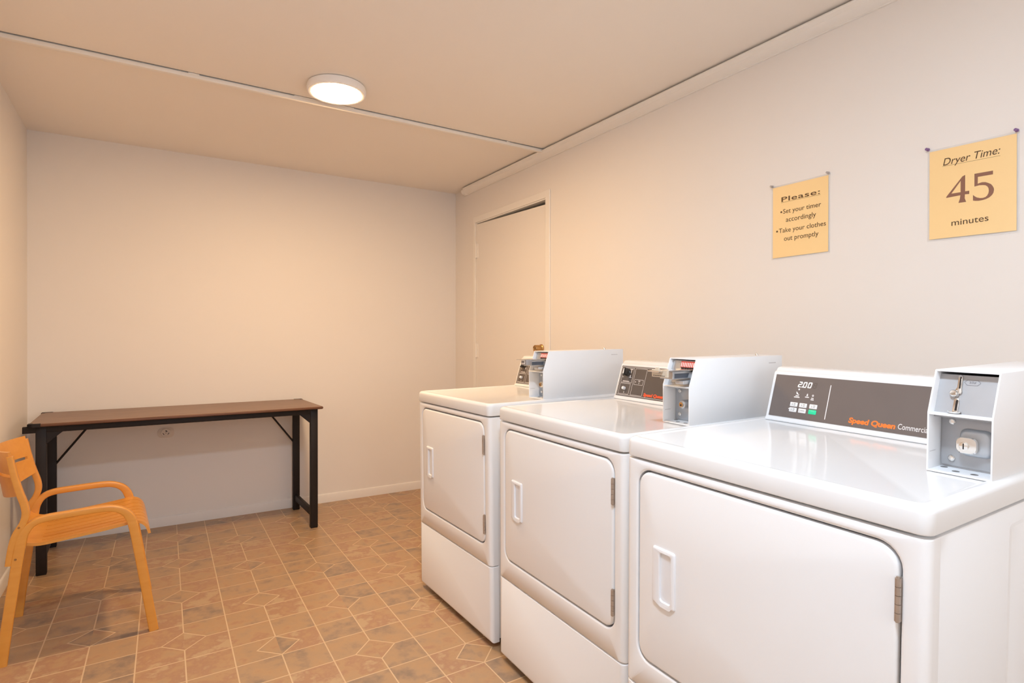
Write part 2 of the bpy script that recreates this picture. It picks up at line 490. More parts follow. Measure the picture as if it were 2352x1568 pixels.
# door casing and door
bm = bmesh.new()
add_box(bm, XR - 0.009, XR + 0.001, 2.988, DY0, 0, DZ + 0.047, 0.003, 1)
add_box(bm, XR - 0.006, XR + 0.001, DY1 + 0.014, DY1 + 0.045, 0, DZ + 0.047, 0.002, 1)
add_box(bm, XR - 0.0082, XR + 0.001, DY0 - 0.004, DY1 + 0.015, DZ, DZ + 0.0465, 0.002, 1)
add_box(bm, XR, XR + T, DY0, DY0 + 0.006, 0, DZ); add_box(bm, XR, XR + T, DY1 - 0.006, DY1, 0, DZ); add_box(bm, XR, XR + T, DY0, DY1, DZ - 0.008, DZ)
struct(obj('trim_3', bm, TRIM))
bm = bmesh.new()
dpts = [(DY0 + 0.009, 0.012), (DY1 - 0.008, 0.012), (DY1 - 0.008, DZ - 0.013), (DY0 + 0.009, DZ - 0.040)]
add_prism(bm, dpts, XR - 0.001, XR + 0.034, lambda a, b, d: (d, a, b), 0.0015, 0, 1)
door = struct(obj('door_1', bm, WALL))
for zc in (1.885, 1.110):
    bm = bmesh.new()
    for k in range(5):
        z0 = zc - 0.052 + k * 0.021
        add_tube(bm, (XR - 0.006, DY1 + 0.002, z0), (XR - 0.006, DY1 + 0.002, z0 + 0.0195), 0.0065, 12)
    add_tube(bm, (XR - 0.006, DY1 + 0.002, zc - 0.058), (XR - 0.006, DY1 + 0.002, zc + 0.060), 0.004, 10)
    add_box(bm, XR - 0.004, XR + 0.001, DY1 - 0.030, DY1 + 0.018, zc - 0.052, zc + 0.053, 0.001, 1)
    obj('hinge', bm, TRIM, door)
bm = bmesh.new()
KM = Matrix.Translation((XR, 3.085, 1.138)) @ Matrix.Rotation(-PI / 2, 4, 'Y')
add_lathe(bm, [(0.027, 0), (0.027, 0.008), (0.022, 0.013), (0.0225, 0.052), (0.020, 0.056), (0.016, 0.056), (0.014, 0.053), (0.0, 0.053)], 28, KM)
db = obj('deadbolt', bm, BRASS, door); db['label'] = 'aged brass lock cylinder'
bm = bmesh.new(); add_box(bm, XR - 0.0545, XR - 0.052, 3.0835, 3.0865, 1.130, 1.146); obj('keyhole', bm, HOLE, db)

# power outlet under the desk
out = thing('power_outlet', 'round wall-coloured power outlet on the back wall beneath the black-framed desk', 'outlet', (0.103, YB, 0.598))
bm = bmesh.new(); OM = Matrix.Rotation(PI / 2, 4, 'X')
add_loft(bm, [(rrect(-0.046, 0.046, -0.032, 0.032, 0.026, 6), 0), (rrect(-0.046, 0.046, -0.032, 0.032, 0.026, 6), 0.003), (rrect(-0.043, 0.043, -0.029, 0.029, 0.024, 6), 0.005)], lambda a, b, d: (a, -d, b))
obj('cover_plate', bm, OUTLET, out)
bm = bmesh.new(); add_lathe(bm, [(0.0285, 0.002), (0.0285, 0.011), (0.026, 0.0135), (0.0, 0.0135)], 36, OM); face = obj('receptacle_face', bm, OUTLET, out)
def slot(dx, dz, w, h, rot):
    bm = bmesh.new(); add_box(bm, -w / 2, w / 2, -0.0142, -0.0120, -h / 2, h / 2, 0, 1, 0, Matrix.Translation((dx, 0, dz)) @ Matrix.Rotation(rot, 4, 'Y'))
    obj('slot', bm, HOLE, face)
slot(-0.0135, -0.006, 0.0035, 0.013, -0.55); slot(0.0135, -0.006, 0.0035, 0.013, 0.62)
slot(0.0005, 0.012, 0.006, 0.007, 0.3); slot(0.0045, 0.0095, 0.008, 0.0045, 0.45)
bm = bmesh.new(); add_lathe(bm, [(0.0022, 0.012), (0.0022, 0.0143), (0, 0.0143)], 12, OM); obj('screw', bm, HOLE, face)

# ---------------------------------------------------------------- ceiling lamps
def lamp(x, y, label, col, strength):
    t = thing('ceiling_lamp', label, 'ceiling light', (x, y, H))
    bm = bmesh.new()
    add_lathe(bm, [(0.0, 0.0), (0.128, 0.0), (0.134, -0.004), (0.137, -0.020), (0.135, -0.034), (0.131, -0.038), (0.120, -0.038), (0.1165, -0.036), (0.1160, -0.030), (0.0, -0.030)], 64)
    obj('rim', bm, LAMPRIM, t)
    bm = bmesh.new()
    add_lathe(bm, [(0.1150, -0.031), (0.1150, -0.0355), (0.112, -0.0372), (0.06, -0.0378), (0.0, -0.038)], 64)
    obj('diffuser', bm, emit('lamp_diffuser', col, strength), t)
    return t
lamp(0.772, 2.797, 'round white flush ceiling lamp glowing beside the ceiling batten', LAMP_WARM, LAMP_WARM_STRENGTH)
lamp(0.35, 0.45, 'round white flush ceiling lamp at the near end of the room, behind the view', LAMP_NEAR, LAMP_NEAR_STRENGTH)

# ---------------------------------------------------------------- dryers
W_, ZS, ZL, ZB, ZT, DEP = 0.683, 0.897, 0.318, 0.022, 0.945, 0.71

def front(a, b, d): return (a, d, b)                      # outline in (u, z), depth v

def dryer(label, M, kind):
    root = thing('clothes_dryer', label, 'dryer', group='coin-operated dryers in a row', matrix=M)
    P = lambda n, bm, m, par=root, ang=35: obj(n, bm, m, par, ang=ang)
    # ---- cabinet: side and back body behind the front panels
    bm = bmesh.new()
    add_box(bm, 0.002, W_ - 0.002, 0.034, DEP, 0.034, ZS - 0.004, 0.003, 2)
    P('cabinet', bm, ENAMEL)
    bm = bmesh.new()
    tv = lambda a, b, d: (W_ - 0.0025 + d, a, b)
    add_loft(bm, [(rrect(0.318, 0.66, 0.09, ZS - 0.036, 0.012, 4), 0.0), (rrect(0.323, 0.655, 0.095, ZS - 0.041, 0.010, 4), 0.0022)], tv)
    P('side_panel', bm, ENAMEL)
    bm = bmesh.new(); add_box(bm, 0.02, W_ - 0.02, 0.045, DEP - 0.02, 0.020, 0.036); P('base', bm, DARKGAP)
    # feet reach the floor
    for fu in (0.06, W_ - 0.06):
        for fv in (0.08, DEP - 0.06):
            bm = bmesh.new()
            wz = (M @ Vector((fu, fv, 0.0))).z
            add_lathe(bm, [(0.014, -wz), (0.016, -wz + 0.004), (0.010, -wz + 0.008), (0.007, 0.03)], 16, Matrix.Translation((fu, fv, 0)))
            P('foot', bm, DARKGAP)
    # ---- upper front panel with a recess for the door
    z0, z1 = ZL + 0.002, ZS - 0.003
    DU0, DU1, DZ0, DZ1 = 0.041, 0.643, 0.392, 0.873
    R = 0.016
    oo = lambda i, r: rrect(i, W_ - i, z0 + i, z1 - i, r, 6)
    hh = lambda i, r: rrect(DU0 + i, DU1 - i, DZ0 + i, DZ1 - i, r, 6)
    loops = [(oo(0, 0.002), 0.036), (oo(0, 0.002), R)]
    for k in range(1, 6):
        a = k / 5 * PI / 2
        i_ = R * (1 - math.cos(a))
        loops.append((rrect(i_, W_ - i_, z0 + i_ * 0.12, z1 - i_ * 0.12, 0.002 + i_ * 0.3, 6), R * (1 - math.sin(a))))
    loops += [(hh(-0.006, 0.046), 0.0), (hh(-0.003, 0.043), 0.0008), (hh(-0.0005, 0.0405), 0.0035), (hh(0, 0.040), 0.030), (hh(0.02, 0.03), 0.0305)]
    bm = bmesh.new(); add_loft(bm, loops, front); P('front_panel', bm, ENAMEL, ang=40)
    # ---- door
    g = 0.0042
    pk = lambda i, zb_: rrect(0.119 + i, 0.156 - i, zb_, 0.686 - i, 0.008, 6)
    dd = lambda i, r: rrect(DU0 + g + i, DU1 - g - i, DZ0 + g + i, DZ1 - g - i, r, 6)
    bm = bmesh.new()
    add_loft(bm, [(dd(0, 0.037), 0.0122), (dd(0, 0.037), 0.006), (dd(0.001, 0.036), 0.0025), (dd(0.0035, 0.034), 0.0003), (dd(0.007, 0.032), -0.0006), (rrect(0.114, 0.161, 0.562, 0.690, 0.006, 6), -0.0008), (pk(0, 0.562), -0.0008), (pk(0.001, 0.563), 0.012), (pk(0.004, 0.580), 0.024)], front)
    door = P('door', bm, ENAMEL, ang=40)
    # handle: raised frame with a scooped pull
    bm = bmesh.new()
    hx0, hx1, hz0, hz1 = 0.096, 0.166, 0.558, 0.696
    ho = lambda i: rrect(hx0 + i, hx1 - i, hz0 + i, hz1 - i, 0.006, 5)
    hi_ = lambda i: rrect(hx0 + 0.024 + i, hx1 - 0.011 - i, hz0 + 0.009 + i * 6, hz1 - 0.011 - i, 0.0075, 5)
    add_loft(bm, [(ho(0), -0.0005), (ho(0), -0.003), (ho(0.002), -0.0055), (ho(0.004), -0.0062), (hi_(-0.002), -0.0066), (hi_(0), -0.0050), (hi_(0.0005), 0.002), (hi_(0.0008), 0.010), (hi_(0.003), 0.0225)], front)
    P('handle', bm, WHITEGL, door)
    for zc in (0.785, 0.475):
        bm = bmesh.new()
        hz = 0.036; hu = DU1 - 0.0035
        for k in range(5):
            a = zc - hz + k * 0.0144
            add_tube(bm, (hu, -0.0025, a), (hu, -0.0025, a + 0.0136), 0.0046, 12)
        add_tube(bm, (hu, -0.0025, zc - hz - 0.002), (hu, -0.0025, zc + hz + 0.002), 0.0028, 10)
        add_box(bm, hu - 0.001, hu + 0.004, -0.001, 0.009, zc - hz, zc + hz)
        h_ = P('hinge', bm, HINGE, door); h_['label'] = 'brownish metal door hinge'
    # ---- lower panel
    z0, z1 = ZB, ZL - 0.001
    loops = [(rrect(0, W_, z0, z1, 0.002, 6), 0.036), (rrect(0, W_, z0, z1, 0.002, 6), R)]
    for k in range(1, 6):
        a = k / 5 * PI / 2
        i_ = R * (1 - math.cos(a))
        loops.append((rrect(i_, W_ - i_, z0 + i_, z1 - i_ * 0.12, 0.002 + i_ * 0.4, 6), R * (1 - math.sin(a))))
    bm = bmesh.new(); add_loft(bm, loops, front); lp = P('lower_panel', bm, ENAMEL, ang=40)
    for u in (0.07, W_ - 0.085):
        bm = bmesh.new(); add_box(bm, u, u + 0.010, 0.008, 0.030, ZB - 0.003, ZB + 0.0035, 0.001, 1)
        P('clip', bm, HINGE, lp)
    # ---- top with a raised rim
    tp = lambda i, r: rrect(-0.001 + i, W_ + 0.001 - i, -0.003 + i, DEP - i, max(r, 0.003), 6)
    up = lambda a, b, d: (a, b, d)
    loops = [(tp(0.004, 0.016), ZS + 0.0015), (tp(0.001, 0.019), ZS + 0.003), (tp(0, 0.02), ZS + 0.006)]
    RR = 0.013
    for k in range(0, 6):
        a = k / 5 * PI / 2
        loops.append((tp(RR * (1 - math.cos(a)), 0.022), ZT + 0.002 - RR * (1 - math.sin(a))))
    loops += [(tp(0.017, 0.02), ZT + 0.0016), (tp(0.022, 0.018), ZT - 0.0002), (tp(0.026, 0.016), ZT - 0.001)]
    bm = bmesh.new(); add_loft(bm, loops, up); P('top', bm, TOPEN, ang=40)

    # ---- control panel (console)
    cu0, cu1 = 0.026, 0.657
    prof = [(0.532, ZT - 0.0005), (0.531, ZT + 0.004), (0.534, ZT + 0.010), (0.536, ZT + 0.012), (0.576, ZT + 0.1385), (0.579, ZT + 0.1425),
            (0.583, ZT + 0.1440), (0.586, ZT + 0.1455), (0.588, ZT + 0.1490), (0.592, ZT + 0.1530), (0.600, ZT + 0.1555), (0.612, ZT + 0.1560), (0.68, ZT + 0.153), (0.69, ZT + 0.145), (0.69, ZT - 0.0005)]
    bm = bmesh.new(); add_prism(bm, prof, cu0, cu1, lambda a, b, d: (d, a, b), 0.0025, 0, 2)
    con = P('control_panel', bm, ENAMEL)
    # slanted face frame: origin at panel bottom-left, b runs up the slant
    b0 = Vector((0.0, 0.5365, ZT + 0.0135)); b1 = Vector((0.0, 0.5750, ZT + 0.1345))
    up_ = (b1 - b0).normalized(); nrm = Vector((0, -up_.z, up_.y)); HL = (b1 - b0).length
    def fc(a, b, d): q = b0 + up_ * b + nrm * (d + 0.0008); return (a, q.y, q.z)
    pu0, pu1 = 0.036, 0.647
    bm = bmesh.new(); add_prism(bm, [(pu0, 0.001), (pu1, 0.001), (pu1, HL - 0.001), (pu0, HL - 0.001)], -0.002, 0.0012, lambda a, b, d: fc(a, b, d))
    pf = P('panel_face', bm, PANEL_L if kind == 'card' else PANEL_D, con)
    TH = 0.0016
    fz = lambda z: (z - (ZT + 0.0135)) / up_.z            # height -> slant coordinate
    if kind == 'card':
        # lit digits 2.00, seven-segment
        segs = {'2': 'abged', '0': 'abcdef', '8': 'abcdefg'}
        def digit(bm, ch, x, y, w, h, t):
            sl = lambda px, py: (px + (py - y) * 0.18, py)
            q = {'a': [(x + t * .3, y + h), (x + w - t * .3, y + h), (x + w - t, y + h - t), (x + t, y + h - t)], 'd': [(x + t * .3, y), (x + t, y + t), (x + w - t, y + t), (x + w - t * .3, y)],
                 'g': [(x + t, y + h / 2 + t / 2), (x + w - t, y + h / 2 + t / 2), (x + w - t, y + h / 2 - t / 2), (x + t, y + h / 2 - t / 2)],
                 'f': [(x, y + h - t * .5), (x + t, y + h - t), (x + t, y + h / 2 + t * .4), (x, y + h / 2 + t * .1)], 'b': [(x + w, y + h - t * .5), (x + w, y + h / 2 + t * .1), (x + w - t, y + h / 2 + t * .4), (x + w - t, y + h - t)],
                 'e': [(x, y + h / 2 - t * .1), (x + t, y + h / 2 - t * .4), (x + t, y + t), (x, y + t * .5)], 'c': [(x + w, y + h / 2 - t * .1), (x + w, y + t * .5), (x + w - t, y + t), (x + w - t, y + h / 2 - t * .4)]}
            for s_ in segs[ch]: flat_poly(bm, [sl(*p_) for p_ in q[s_]], fc, TH)
        bm = bmesh.new()
        y_ = fz(1.047)
        digit(bm, '2', 0.1095, y_, 0.0105, 0.0165, 0.0024); digit(bm, '0', 0.1240, y_, 0.0105, 0.0165, 0.0024); digit(bm, '0', 0.1385, y_, 0.0105, 0.0165, 0.0024)
        flat_poly(bm, [(0.1212, y_), (0.1236, y_), (0.1236, y_ + 0.0024), (0.1212, y_ + 0.0024)], fc, TH)
        flat_poly(bm, [(0.1140, fz(1.039)), (0.1175, fz(1.039)), (0.1175, fz(1.0425)), (0.1140, fz(1.0425))], fc, TH)
        P('display_digits', bm, DIGIT, con)
        bm = bmesh.new(); digit(bm, '8', 0.1535, y_, 0.0105, 0.0165, 0.0024)
        P('unlit_digit', bm, plain('unlit_segment', (0.125, 0.10, 0.085), 0.5, noise=0.02), con)
        # printed symbols and captions under the display
        bm = bmesh.new()
        def bar(u0_, u1_, zc, h): flat_poly(bm, [(u0_, fz(zc) - h / 2), (u1_, fz(zc) - h / 2), (u1_, fz(zc) + h / 2), (u0_, fz(zc) + h / 2)], fc, TH)
        flat_poly(bm, [(0.110, fz(1.028)), (0.117, fz(1.027)), (0.1105, fz(1.034)), (0.109, fz(1.034))], fc, TH)
        flat_poly(bm, [(0.112, fz(1.0265)), (0.119, fz(1.0255)), (0.119, fz(1.027)), (0.112, fz(1.028))], fc, TH)
        P('printed_icon', bm, PRINT_W, con); bm = bmesh.new()
        bar(0.1085, 0.1185, 1.0225, 0.0026); bar(0.1045, 0.1215, 1.0185, 0.0028)
        flat_poly(bm, [(0.1405, fz(1.0245)), (0.1455, fz(1.0245)), (0.1445, fz(1.031)), (0.1420, fz(1.031))], fc, TH)
        bar(0.1375, 0.149, 1.0215, 0.0028)
        stroke_frame(bm, 0.157, 0.1625, fz(1.0245), fz(1.0300), 0.0018, fc, 0.0026, TH)
        bar(0.156, 0.163, 1.0200, 0.0026); bar(0.155, 0.164, 1.0158, 0.0028)
        P('printed_symbols', bm, PRINT_W, con); bm = bmesh.new()
        flat_poly(bm, [(0.0945, fz(0.9830)), (0.0972, fz(0.9830)), (0.0972, fz(0.9860)), (0.0945, fz(0.9860))], fc, TH)
        P('indicator_dot', bm, PRINT_W, con)
        bm = bmesh.new(); flat_poly(bm, [(0.2035, 0.010), (0.2058, 0.010), (0.2058, HL - 0.020), (0.2035, HL - 0.020)], fc, TH); P('divider_line', bm, PRINT_W, con)
        # buttons
        for r_, zc in enumerate((0.9975, 0.9825)):
            for c_, uc in enumerate((0.1085, 0.1365, 0.1665)):
                bm = bmesh.new()
                gr = (r_ == 1 and c_ == 2)
                add_loft(bm, [(rrect(uc - 0.0112, uc + 0.0112, fz(zc) - 0.0063, fz(zc) + 0.0063, 0.0018, 3), 0.0006), (rrect(uc - 0.0112, uc + 0.0112, fz(zc) - 0.0063, fz(zc) + 0.0063, 0.0018, 3), 0.0018), (rrect(uc - 0.0104, uc + 0.0104, fz(zc) - 0.0055, fz(zc) + 0.0055, 0.0014, 3), 0.0024)], fc)
                # legend marks on the key
                def mark(u0_, u1_, k0, k1): flat_poly(bm, [(uc + u0_, fz(zc) + k0), (uc + u1_, fz(zc) + k0), (uc + u1_, fz(zc) + k1), (uc + u0_, fz(zc) + k1)], fc, 0.0027, 1)
                if gr: mark(-0.004, 0.006, 0.0012, 0.0034)
                elif r_ == 1 and c_ == 1: mark(-0.0045, 0.0075, -0.0010, 0.0012); mark(-0.0078, -0.0070, -0.0035, 0.0035)
                else: mark(-0.0045, -0.0030, -0.0032, 0.0028); mark(0.0, 0.0062, 0.0010, 0.0034); mark(0.0, 0.0055, -0.0030, -0.0010)
                bt = obj('button', bm, None, con, mats=[BUTTON_G if gr else BUTTON_W, plain('pale_green_print', (0.12, 0.75, 0.45), 0.5) if gr else plain('button_legend', (0.42, 0.41, 0.41), 0.5)])
                if gr: bt['label'] = 'green start button'
        lt = text_obj('brand_lettering', 'Speed Queen', PRINT_O, con, 0.268, 0.3825, 0.0062, 0.0257, fc, bold=0.045, shear=0.12, spacing=0.98, thick=TH)
        lt['label'] = 'orange brand lettering'
        text_obj('lettering', 'Commercial', PRINT_W, con, 0.3880, 0.456, 0.0122, 0.0262, fc, bold=0.006, thick=TH)
    else:
        bm = bmesh.new()
        stroke_frame(bm, pu0 + 0.0035, pu1 - 0.0035, 0.0045, HL - 0.0045, 0.0013, fc, 0.002, TH)
        stroke_frame(bm, 0.048, 0.112, 0.0565, HL - 0.009, 0.0012, fc, 0.002, TH)
        stroke_frame(bm, 0.048, 0.108, 0.0085, 0.0535, 0.0012, fc, 0.002, TH)
        stroke_frame(bm, 0.119, 0.184, 0.0085, HL - 0.009, 0.0012, fc, 0.002, TH)
        stroke_frame(bm, 0.126, 0.176, 0.0515, 0.0735, 0.0011, fc, 0.002, TH)
        def bar2(a0, a1, c0, c1): flat_poly(bm, [(a0, c0), (a1, c0), (a1, c1), (a0, c1)], fc, TH)
        bar2(0.053, 0.070, HL - 0.0145, HL - 0.0125); bar2(0.088, 0.105, HL - 0.0155, HL - 0.0130); bar2(0.0945, 0.0975, HL - 0.030, HL - 0.0155)
        bar2(0.0945, 0.0985, 0.081, 0.0885); bar2(0.090, 0.104, 0.0785, 0.0805); bar2(0.050, 0.060, 0.078, 0.0795)
        bar2(0.059, 0.097, 0.0610, 0.0635)
        bar2(0.1325, 0.1355, 0.061, 0.0655); bar2(0.148, 0.159, 0.0665, 0.069); bar2(0.1525, 0.1545, 0.056, 0.0635)
        stroke_frame(bm, 0.0765, 0.0825, 0.0135, 0.0195, 0.0009, fc, 0.0028, TH)
        P('printed_outlines', bm, PRINT_W, con)
        # rotary knob with a white pointer
        fm = Matrix.Translation(Vector(fc(0.078, 0.0985, 0.0))) @ Matrix(((1, 0, 0, 0), (0, up_.y, nrm.y, 0), (0, up_.z, nrm.z, 0), (0, 0, 0, 1)))
        bm = bmesh.new(); add_lathe(bm, [(0.0150, 0.001), (0.0145, 0.005), (0.0125, 0.007), (0.0115, 0.020), (0.0100, 0.0225), (0, 0.0225)], 28, fm)
        add_box(bm, -0.0042, 0.0042, -0.0150, 0.0150, 0.007, 0.027, 0.0012, 2, 0, fm)
        kn = P('knob', bm, BLACKPL, con); kn['label'] = 'black rotary knob'
        bm = bmesh.new(); add_prism(bm, [(-0.0034, -0.008), (0.0, -0.0125), (0.0034, -0.008), (0.0014, 0.012), (-0.0014, 0.012)], 0.0268, 0.0275, lambda a, b, d: (a, b, d), xf=fm)
        P('knob_pointer', bm, PRINT_W, con)
        fm = Matrix.Translation(Vector(fc(0.0785, 0.0325, 0.0))) @ Matrix(((1, 0, 0, 0), (0, up_.y, nrm.y, 0), (0, up_.z, nrm.z, 0), (0, 0, 0, 1)))
        bm = bmesh.new(); add_lathe(bm, [(0.0070, 0.001), (0.0070, 0.009), (0.0060, 0.0125), (0.0035, 0.014), (0, 0.0142)], 24, fm)
        pb = P('push_button', bm, WHITEGL, con); pb['label'] = 'round white push button'
        lt = text_obj('brand_lettering', 'Speed Queen', PRINT_R, con, 0.192, 0.300, 0.0065, 0.0235, fc, bold=0.045, shear=0.12, spacing=0.98, thick=TH)
        lt['label'] = 'red-orange brand lettering'

    # ---- coin box: folded sheet-metal case standing at the right of the top
    k0, k1 = 0.566, 0.672
    zm_, zt_, vb = 1.0605, 1.1425, 0.702
    side = [(0.262, ZT), (0.262, zm_), (0.292, zt_), (vb, zt_ + 0.001), (vb, ZT)]
    su = lambda a, b, d: (d, a, b)
    bm = bmesh.new(); th = 0.0034
    side2 = [(0.262, ZT + 0.0008)] + side[1:4] + [(vb, ZT + 0.0008)]
    add_prism(bm, side2, k0, k0 + th, su, 0.0012, 0, 2); add_prism(bm, side2, k1 - th, k1, su, 0.0012, 0, 2)
    add_box(bm, k0 + 0.001, k1 - 0.001, 0.2925, vb - 0.001, zt_ - th, zt_ + 0.0005, 0.0012, 2)        # top
    add_box(bm, k0 + 0.001, k1 - 0.001, 0.263, vb - 0.001, ZT, ZT + th, 0.0008, 1)                      # bottom
    add_box(bm, k0 + 0.001, k1 - 0.001, vb - 0.004, vb - 0.001, ZT, zt_, 0.0008, 1)                     # back
    add_box(bm, k0 + 0.001, k1 - 0.001, 0.2625, 0.34, zm_ - 0.0045, zm_ - 0.0005, 0.001, 1)             # shelf
    cb = P('coin_box', bm, COINW)
    bm = bmesh.new(); add_box(bm, k1 - 0.001, k1 + 0.0006, 0.632, 0.668, zt_ - 0.0235, zt_ - 0.0205, 0.0005, 1)
    P('pressed_slot', bm, plain('pressed_grey', (0.62, 0.60, 0.60), 0.4), cb)
    for u, v in ((0.579, 0.307), (0.607, 0.285), (0.637, 0.285)):                                      # slots in the bottom flange
        bm = bmesh.new(); add_lathe(bm, [(0.0062, ZT + th - 0.0004), (0.0062, ZT + th + 0.0003), (0, ZT + th + 0.0003)], 20, Matrix.Translation((u, v, 0)))
        P('flange_hole', bm, plain('flange_shadow_metal', (0.23, 0.215, 0.21), 0.45, metal=0.5), cb)
    bm = bmesh.new(); add_box(bm, k0 + 0.002, k0 + th + 0.0006, 0.268, 0.292, 0.982, 0.9835); P('scratch_mark', bm, plain('pressed_grey', (0.62, 0.60, 0.60), 0.4), cb)
    # lower lock plate, set back
    LV = 0.312
    bm = bmesh.new()
    add_loft(bm, [(rrect(k0 + 0.006, k1 - 0.005, ZT + 0.008, zm_ - 0.009, 0.004, 4), LV + 0.003), (rrect(k0 + 0.006, k1 - 0.005, ZT + 0.008, zm_ - 0.009, 0.004, 4), LV + 0.0005), (rrect(k0 + 0.007, k1 - 0.006, ZT + 0.009, zm_ - 0.010, 0.0035, 4), LV)], front)
    add_box(bm, k0 + 0.001, k1 - 0.001, LV + 0.003, LV + 0.006, ZT, zm_)
    P('lock_plate', bm, GREYPL if kind == 'card' else ZINC, cb)
    for zc in (1.040, 0.968):
        bm = bmesh.new()
        add_lathe(bm, [(0.0062, 0.0), (0.0060, 0.002), (0.0045, 0.0035), (0.0, 0.0042)], 20, Matrix.Translation((k0 + 0.0235, LV, zc)) @ Matrix.Rotation(PI / 2, 4, 'X'))
        P('screw', bm, CHROME, cb)
    lc = Matrix.Translation((0.622, LV, 1.003)) @ Matrix.Rotation(PI / 2, 4, 'X')
    bm = bmesh.new()
    bs = lambda i: rrect(0.6035 + i, 0.6575 - i, 0.977 + i, 1.030 - i, 0.013 - i * 0.3, 5)
    if kind == 'card':
        add_loft(bm, [(bs(0), LV), (bs(0), LV - 0.002), (bs(0.0025), LV - 0.008), (bs(0.005), LV - 0.010), (bs(0.010), LV - 0.0105)], front)
        lk = P('lock', bm, ZINC, cb)
        bm = bmesh.new()
        cs = lambda i: rrect(0.603 + i, 0.638 - i, 0.984 + i, 1.016 - i, 0.010, 5)
        add_loft(bm, [(cs(0.001), LV - 0.008), (cs(0), LV - 0.019), (cs(0.0015), LV - 0.021), (cs(0.006), LV - 0.0215)], front)
        add_lathe(bm, [(0.0078, 0.018), (0.0078, 0.0245), (0.0066, 0.0252), (0.0, 0.0252)], 24, Matrix.Translation((0.6175, LV, 0.9985)) @ Matrix.Rotation(PI / 2, 4, 'X'))
        P('lock_cylinder', bm, CHROME, cb)
        bm = bmesh.new(); add_box(bm, 0.6166, 0.6185, LV - 0.0257, LV - 0.025, 0.993, 1.004); P('keyhole', bm, HOLE, cb)
        # coin acceptor plate above the shelf
        n0 = Vector((0, 0.2665, zm_)); n1 = Vector((0, 0.2935, zt_)); uu = (n1 - n0).normalized(); nn = Vector((0, -uu.z, uu.y))
        back = 0.017
        def sl(a, b, d): q = n0 + uu * b + nn * (d - back); return (a, q.y, q.z)
        SL = (n1 - n0).length
        bm = bmesh.new(); add_prism(bm, [(k0 + th, -0.004), (k1 - th, -0.004), (k1 - th, SL - 0.004), (k0 + th, SL - 0.004)], -0.002, 0.0, lambda a, b, d: sl(a, b, d)); P('coin_plate', bm, GREYPL, cb)
        # chrome coin entry, return lever and cup
        bm = bmesh.new()
        add_prism(bm, [(0.6005, 0.0795), (0.6035, 0.0815), (0.6065, 0.0810), (0.6085, 0.078), (0.6095, 0.0545), (0.6105, 0.048), (0.6095, 0.0440), (0.606, 0.0430), (0.6025, 0.0465), (0.5975, 0.0500), (0.6015, 0.0560), (0.6015, 0.066)], 0, 0.004, sl, 0.0012, 0, 2)
        add_prism(bm, [(0.5995, 0.0080), (0.6085, 0.0080), (0.6085, 0.0315), (0.6060, 0.0350), (0.6025, 0.0350), (0.5995, 0.0320)], 0, 0.0035, sl, 0.0010, 0, 2)
        rm = Matrix.Translation(Vector(sl(0.5985, 0.0435, 0.0))) @ Matrix(((1, 0, 0, 0), (0, uu.y, nn.y, 0), (0, uu.z, nn.z, 0), (0, 0, 0, 1)))
        add_lathe(bm, [(0.0078, 0.0), (0.0080, 0.004), (0.0066, 0.0085), (0.0050, 0.0100), (0, 0.0092)], 26, rm)
        cm = Matrix.Translation(Vector(sl(0.6035, 0.0065, 0.0042)))
        add_lathe(bm, [(0.0, -0.0015), (0.0085, -0.0015), (0.0115, 0.0012), (0.0115, 0.0022), (0.0095, 0.0012), (0.0, 0.0005)], 26, cm @ Matrix.Scale(0.6, 4, (0, 1, 0)))
        P('coin_slot', bm, CHROME, cb)
        bm = bmesh.new(); add_prism(bm, [(0.6048, 0.0540), (0.6075, 0.0540), (0.6068, 0.0775), (0.6045, 0.0775)], 0.0035, 0.0044, sl); P('slot_opening', bm, HOLE, cb); bm = bmesh.new()
        add_prism(bm, [(0.6035, 0.0100), (0.6072, 0.0100), (0.6072, 0.0300), (0.6058, 0.0325), (0.6035, 0.0300)], 0.003, 0.0040, sl)
        P('return_chute', bm, HOLE, cb)
        bm = bmesh.new(); hx = [(0.6105, 0.068), (0.6155, 0.0735), (0.6325, 0.0735), (0.6375, 0.068), (0.6325, 0.0625), (0.6155, 0.0625)]
        hx2 = [(0.624 + (a - 0.624) * 0.93, 0.068 + (b - 0.068) * 0.86) for a, b in hx]
        t_ = bmesh.new(); A = [t_.verts.new(sl(a, b, 0.0004)) for a, b in hx]; B = [t_.verts.new(sl(a, b, 0.0004)) for a, b in hx2]
        for i in range(6): t_.faces.new((A[i], A[(i + 1) % 6], B[(i + 1) % 6], B[i]))
        merge(bm, t_); P('price_outline', bm, PRINT_G, cb)
        text_obj('price_lettering', '25¢', PRINT_G, cb, 0.6185, 0.6300, 0.0655, 0.0708, sl, bold=0.01, thick=0.0004)
    else:
        add_loft(bm, [(bs(0), LV), (bs(0), LV - 0.0015), (bs(0.002), LV - 0.002)], front)
        lk = P('lock', bm, ZINC, cb)
        bm = bmesh.new()
        add_lathe(bm, [(0.0135, 0.0), (0.0135, 0.022), (0.0120, 0.026), (0.0085, 0.027), (0.0085, 0.030), (0.0, 0.030)], 26, lc)
        lk2 = P('lock_cylinder', bm, STEEL if kind == 'dial' else CHROME, cb)
        bm = bmesh.new(); add_lathe(bm, [(0.0072, 0.030), (0.0072, 0.0312), (0, 0.0312)], 20, lc); P('lock_core', bm, BRASS, cb)
        bm = bmesh.new(); add_box(bm, 0.6195, 0.6245, LV - 0.0318, LV - 0.031, 0.9985, 1.004); P('keyhole', bm, HOLE, cb)
        # slanted metal plate behind the slide
        n0 = Vector((0, 0.2665, zm_)); n1 = Vector((0, 0.2935, zt_)); uu = (n1 - n0).normalized(); nn = Vector((0, -uu.z, uu.y)); back = 0.010
